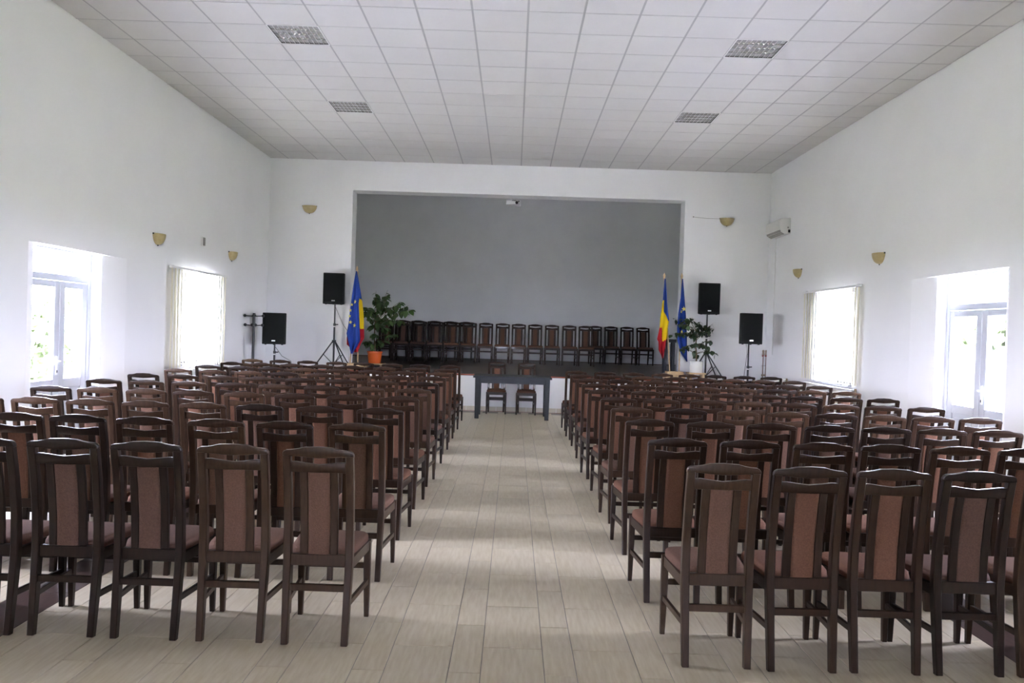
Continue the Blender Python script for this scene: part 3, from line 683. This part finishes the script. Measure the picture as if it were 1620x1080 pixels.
# ------------------------------------------------------------------ flags
def star_mesh(r):
    pts = []
    for k in range(10):
        a = math.pi/2+k*math.pi/5; q = r if k % 2 == 0 else r*.42; pts.append((q*math.cos(a), q*math.sin(a)))
    return MB().prism(pts, -.003, .003, 'y').mesh('star', M['star'])
def interp(tab, y):
    if y <= tab[0][0]: return tab[0][1]
    for (a, b), (c, d) in zip(tab, tab[1:]):
        if y <= c: return b+(d-b)*(y-a)/(c-a)
    return tab[-1][1]
def inside(poly, x, y):
    r = False; n = len(poly)
    for i in range(n):
        (a, b), (c, d) = poly[i], poly[i-1]
        if (b > y) != (d > y) and x < (c-a)*(y-b)/(d-b)+a: r = not r
    return r
def flag(label, org, Y, foot, tip, left, right, regions, stars, mats, folds, phase, depth=.035):
    """org = zoom origin of the pixel notes (6 px per photo pixel); outline tables are (y, x)"""
    U = lambda x, y: at_y(org[0]+x/6, org[1]+y/6, Y)
    fb, ft = U(*foot), U(*tip); fb.z = min(fb.z, 9)
    r = thing('flag', label, 'flag', (fb.x, Y, fb.z), group='ceremonial flags by the stage'); o3 = Vector((fb.x, Y, fb.z))
    top = ft-o3
    build('pole', MB().tube([(0, 0, 0), top-Vector((0, 0, .07))], .0135, 10), M['pole'], r, smooth=True)
    fi = top-Vector((0, 0, .13))
    build('finial', MB().lathe([(.014, 0), (.022, .01), (.016, .03), (.026, .055), (.022, .09), (.003, .135)], 12, fi), M['pole'], r, smooth=True)
    NV, NU = 70, 30; y0, y1 = left[0][0], left[-1][0]; g = []; fs = []; mi = []
    def dep(u, v): return -.055-depth*(.25+.75*v)*math.sin(folds*math.pi*u+phase)+.02*(u-.5)
    for i in range(NV+1):
        y = y0+(y1-y0)*i/NV; a, b = interp(left, y), interp(right, y)
        for k in range(NU+1):
            u = k/NU; p_ = U(a+(b-a)*u, y)-o3; g.append((p_.x, p_.y+dep(u, i/NV), p_.z))
    for i in range(NV):
        y = y0+(y1-y0)*(i+.5)/NV; a, b = interp(left, y), interp(right, y)
        for k in range(NU):
            x = a+(b-a)*(k+.5)/NU; fs.append((i*(NU+1)+k, i*(NU+1)+k+1, (i+1)*(NU+1)+k+1, (i+1)*(NU+1)+k))
            mi.append(next((m_ for m_, pl in regions if inside(pl, x, y)), 0))
    cb = MB(); cb.add(g, fs); cb.m = mi
    me = cb.mesh('cloth', [M[k] for k in mats], smooth=True); co = link('cloth', me, r)
    md = co.modifiers.new('thickness', 'SOLIDIFY'); md.thickness = .004; md.offset = 0
    for x, y, s in stars:
        a, b = interp(left, y), interp(right, y); u = (x-a)/(b-a); v = (y-y0)/(y1-y0); q = U(x, y)-o3
        e = .02; sl = (dep(u+e, v)-dep(u-e, v))/max(.001, (U(a+(b-a)*(u+e), y)-U(a+(b-a)*(u-e), y)).x)
        link('star', star_mesh(s), co, (q.x, q.y+dep(u, v)-.007, q.z), (0, rnd.uniform(-.2, .2), max(-.6, min(.6, math.atan(sl)))))
    return r
OL, OR_ = (540, 410), (1020, 420)
flag('blue flag with a ring of yellow stars, draped before a tricolour', OL, 16.02, (84, 985), (150, 62),
     [(115, 145), (250, 121), (450, 94), (620, 75), (705, 57), (760, 70), (820, 84), (895, 99)],
     [(115, 153), (250, 176), (330, 180), (420, 166), (600, 174), (770, 180), (830, 150), (895, 107)], [],
     [(135, 405, .042), (107, 432, .034), (95, 485, .036), (88, 540, .034), (95, 597, .042), (131, 628, .045)], ['blue'], 3.2, .4)
flag('blue yellow red tricolour flag hanging behind the starred flag, coat rack side', OL, 16.22, (157, 978), (152, 96),
     [(150, 148), (330, 130), (600, 80), (745, 60), (808, 60), (830, 86), (880, 136)],
     [(150, 156), (320, 188), (400, 201), (520, 214), (680, 218), (750, 219), (800, 186), (880, 158)],
     [(2, [(0, 655), (120, 640), (178, 655), (400, 700), (400, 1000), (0, 1000)]), (1, [(100, 350), (165, 362), (200, 390), (400, 400), (400, 702), (178, 655), (100, 645)])],
     [], ['blue', 'yellow', 'redc'], 3.0, 1.3)
flag('blue yellow red tricolour flag on a leaning pole beside the small dark stand', OR_, 16.05, (238, 1002), (187, 70),
     [(125, 182), (330, 165), (500, 141), (570, 137), (700, 110), (720, 122), (800, 124), (840, 145), (880, 157)],
     [(125, 195), (350, 207), (430, 215), (520, 226), (600, 212), (690, 207), (720, 196), (800, 186), (880, 168)],
     [(2, [(100, 570), (160, 592), (163, 722), (210, 690), (300, 690), (300, 1000), (50, 1000), (50, 570)]), (1, [(50, 325), (180, 325), (176, 432), (200, 480), (214, 520), (300, 520), (300, 695), (163, 722), (160, 592), (100, 570), (50, 570)])],
     [], ['blue', 'yellow', 'redc'], 2.6, .9)
flag('blue flag with yellow stars beside the white potted plant', OR_, 16.18, (325, 1002), (353, 72),
     [(128, 347), (300, 335), (450, 312), (600, 300), (700, 300), (830, 335), (870, 362), (910, 390)],
     [(128, 359), (350, 376), (500, 388), (700, 396), (910, 398)], [], [(365, 412, .055), (341, 436, .04), (347, 627, .045)], ['blue'], 3.0, .2)
zf = at_y(1020+240/6, 420+1002/6, 16.1).z
fbs = thing('flag_stand', 'pale wooden block holding the flags beside the white potted plant', 'flag stand', (at_y(1066, 590, 16.1).x, 16.1, stage_z(16.1)))
hz = zf-stage_z(16.1); build('block', MB().box(-.20, .20, -.19, .14, 0, hz*.72), M['pole'], fbs, bevel=.006); build('top_board', MB().box(-.16, .17, -.16, .12, hz*.72, hz), M['pole'], fbs, bevel=.004)
zf = at_y(540+120/6, 410+985/6, 16.1).z; hz = zf-stage_z(16.1)
fbs = thing('flag_stand', 'pale wooden block holding the flags beside the orange pot', 'flag stand', (at_y(560, 580, 16.1).x, 16.1, stage_z(16.1)))
build('block', MB().box(-.13, .17, -.15, .19, 0, hz*.7), M['pole'], fbs, bevel=.006); build('top_board', MB().box(-.12, .15, -.13, .17, hz*.7, hz), M['pole'], fbs, bevel=.004)

# small dark stand behind the flags
pa, pb = at_y(1049, 536, 16.75), at_y(1068, 537, 16.75); zt = pa.z; zb = stage_z(16.75); wd = (pb.x-pa.x)/2
ss = thing('side_table', 'small dark square stand behind the tricolour flag', 'stand', ((pa.x+pb.x)/2, 16.75, zb)); H = zt-zb
build('stand_top', MB().box(-wd, wd, -.15, .15, H-.07, H), M['table'], ss, bevel=.004)
for sx in (-1, 1):
    for sy in (-1, 1): build('leg', MB().box(sx*(wd-.045)-.026, sx*(wd-.045)+.026, sy*.11-.026, sy*.11+.026, 0, H-.07), M['table'], ss)

# ------------------------------------------------------------------ potted plants
def leaf_mesh(L, W, mt, n):
    a = MB(); vs = []; pr_ = [(0, .02), (.2, .75), (.45, 1), (.72, .7), (1, 0)]
    for t, w_ in pr_:
        z = -.25*L*t*t
        vs += [(-W/2*w_, L*t, z+.06*L*w_), (0, L*t, z), (W/2*w_, L*t, z+.06*L*w_)]
    fs = []
    for i in range(4):
        for k in range(2): fs.append((i*3+k, i*3+k+1, (i+1)*3+k+1, (i+1)*3+k))
    return a.add(vs, fs).mesh(n, mt, smooth=True)
def plant(label, org, Y, potx, pot_y0, pot_y1, pot_w, tips, nl, L, W, mt, potmat, shape, zbase, zstand):
    U = lambda x, y, d=0: at_y(org[0]+x/6, org[1]+y/6, Y+d)
    pt = U(potx, pot_y0); pb_ = U(potx, pot_y1); H = pt.z-pb_.z; R = pot_w/6/FPX*Y/2
    r = thing('potted_plant', label, 'plant', (pt.x, Y, pb_.z)); o3 = Vector((pt.x, Y, pb_.z))
    prof_ = [(R*shape, 0), (R*shape*1.02, .01), (R*.96, H*.86), (R*.98, H*.86), (R*1.03, H*.88), (R*1.03, H), (R*.93, H), (R*.9, H*.85)]
    build('pot', MB().lathe(prof_, 28), potmat, r, smooth=True)
    build('soil', MB().lathe([(.01, H*.9), (R*.91, H*.88)], 24, caps=False).lathe([(R*.91, H*.88), (R*.9, H*.8)], 24), M['soil'], r)
    base = Vector((0, 0, H*.85)); trunk = U(potx-6, pot_y0-130)-o3; mid = U(potx+4, pot_y0-290)-o3
    build('stem', MB().tube([base, trunk*.5+base*.5+Vector((.01, 0, 0)), trunk, mid], [.018, .016, .013, .010], 8), M['bark'], r, smooth=True)
    mes = [leaf_mesh(L*s, W*s, mt, 'leaf') for s in (.75, 1, 1.2)]
    for (x, y) in tips:
        q = U(x, y, rnd.uniform(-.22, .22))-o3
        st_ = trunk if y > pot_y0-200 else trunk.lerp(mid, rnd.uniform(.3, 1))
        if y > pot_y0-120: st_ = base.lerp(trunk, .6)
        md_ = st_.lerp(q, .55)+Vector((0, 0, .04)); build('branch', MB().tube([st_, md_, q], [.006, .0045, .002], 5), M['bark'], r)
        for k in range(nl):
            t = rnd.uniform(.55, 1.05); b0 = md_.lerp(q, (t-.55)/.5)
            an = rnd.uniform(0, 2*math.pi); dr = math.radians(rnd.uniform(-75, 5))
            link('leaf', rnd.choice(mes), r, b0+Vector((rnd.uniform(-.015, .015), rnd.uniform(-.015, .015), rnd.uniform(-.02, .02))), (dr, rnd.uniform(-.4, .4), an))
    sg_ = thing('plant_stand', zstand, 'stand', (pt.x, Y, zbase)); hh = pb_.z-zbase
    build('board', MB().box(-R*1.35, R*1.35, -R*1.25, R*1.25, hh-.03, hh), M['pole'], sg_, bevel=.003)
    for sx in (-1, 1): build('foot', MB().box(sx*R-.02, sx*R+.02, -R, R, 0, hh-.03), M['pole'], sg_)
    return r
tipsA = [(330, 300), (345, 355), (440, 290), (462, 330), (430, 345), (560, 400), (640, 440), (655, 475), (590, 470), (245, 462), (190, 455), (262, 560), (300, 640), (400, 565), (480, 580), (575, 580), (500, 725), (225, 785),
         (330, 720), (400, 785), (425, 660), (340, 500), (420, 450), (520, 440), (300, 470), (370, 400), (360, 610), (450, 500), (290, 820)]
plant('tall leafy plant in an orange pot beside the starred flag', OL, 17.0, 318, 872, 985, 142, tipsA, 10, .145, .10, M['leafA'], M['terra'], .8, stage_z(17.0), 'low wooden stand under the orange pot')
tipsB = [(290, 505), (350, 505), (395, 500), (450, 495), (530, 530), (590, 560), (650, 552), (660, 592), (260, 650), (300, 645), (350, 655), (420, 650), (480, 640), (560, 640), (620, 622), (640, 712), (320, 790), (380, 772),
         (440, 760), (500, 748), (560, 742), (590, 765), (650, 812), (690, 835), (480, 830), (490, 880), (340, 560), (420, 560), (510, 590), (600, 590), (460, 690)]
plant('spreading small leafed plant in a white pot beside the starred flag', OR_, 15.96, 490, 906, 1015, 120, tipsB, 9, .095, .075, M['leafB'], M['wpot'], .96, stage_z(15.93), 'low wooden stand under the white pot')

# ------------------------------------------------------------------ outside
for X0_, X1_ in ((XL-TH-3.5, XL-TH-.012), (XR+TH+.012, 8.2)): struct(build('path', MB().box(X0_, X1_, 2, 26, -.119, -.06), M['concrete']), 'added pale concrete path outside a glazed door')  # unseen paving added to cut the green bounce from the grass
struct(build('ground_outside', MB().box(-60, XL-TH-.01, -40, 60, -.4, -.12).box(XR+TH+.01, 60, -40, 60, -.4, -.12).box(XL-TH-.01, XR+TH+.01, -40, YR-.31, -.4, -.12), M['grass']), 'grass outside the doors')
def tree(label, x, y, h, rad, seed):
    rg = random.Random(seed); r = thing('tree', label, 'tree', (x, y, -.12), group='trees outside the glazed doors')
    build('trunk', MB().tube([(0, 0, 0), (.1, .05, h*.5), (0, 0, h*.8)], [.14, .1, .05], 8), M['bark'], r, smooth=True)
    c = MB()
    for k in range(900):
        a, b, q = rg.uniform(0, 6.283), rg.uniform(-1, 1), rg.uniform(.55, 1)**.5
        d = Vector((math.cos(a)*math.sqrt(1-b*b), math.sin(a)*math.sqrt(1-b*b), b)); p_ = Vector((d.x*rad*q, d.y*rad*q, h*.56+d.z*h*.46*q))
        n = Vector((rg.gauss(0, 1), rg.gauss(0, 1), rg.gauss(0, 1))).normalized(); t1 = n.orthogonal().normalized()*rg.uniform(.12, .24); t2 = n.cross(t1)*.7
        c.add([p_-t1, p_-t2, p_+t1, p_+t2], [(0, 1, 2, 3)])
    o = build('crown', c, M['tree'], r); o['kind'] = 'stuff'
tree('leafy tree outside the coat rack side door', -11.5, 18.0, 1.9, 1.5, 1)
tree('leafy tree farther outside the coat rack side door', -13.5, 24.5, 2.3, 1.8, 2)
tree('leafy tree nearest the stage outside the coat rack side door', -16.5, 31.0, 2.6, 2.4, 3)
tree('bush rising behind the plank fence outside', 10.0, 15.6, 2.3, 1.2, 4)
tree('second bush rising behind the plank fence outside', 10.4, 18.4, 2.2, 1.3, 5)
ps = thing('fence_post', 'pale concrete post on the grass outside the door', 'post', (-8.9, 14.2, -.12))
build('shaft', MB().bar([(0, 0, 0), (0, 0, 1.25)], (.05, .05)), M['concrete'], ps); build('cap', MB().box(-.065, .065, -.065, .065, 1.25, 1.29), M['concrete'], ps, bevel=.01)
fc = thing('plank_fence', 'weathered plank fence outside the air conditioner side door', 'fence', (8.3, 15, -.12))
for k in range(70):
    hh = 1.68+rnd.uniform(-.05, .05); build('plank', MB().prism([(-.055, 0), (.055, 0), (.055, hh-.04), (0, hh), (-.055, hh-.04)], -.011, .011, 'x'), M['fence'], fc).location = (rnd.uniform(-.006, .006), -4.5+k*.13, 0)
for z in (.4, 1.3): build('rail', MB().box(.012, .05, -4.6, 4.7, z, z+.08), M['fence'], fc)
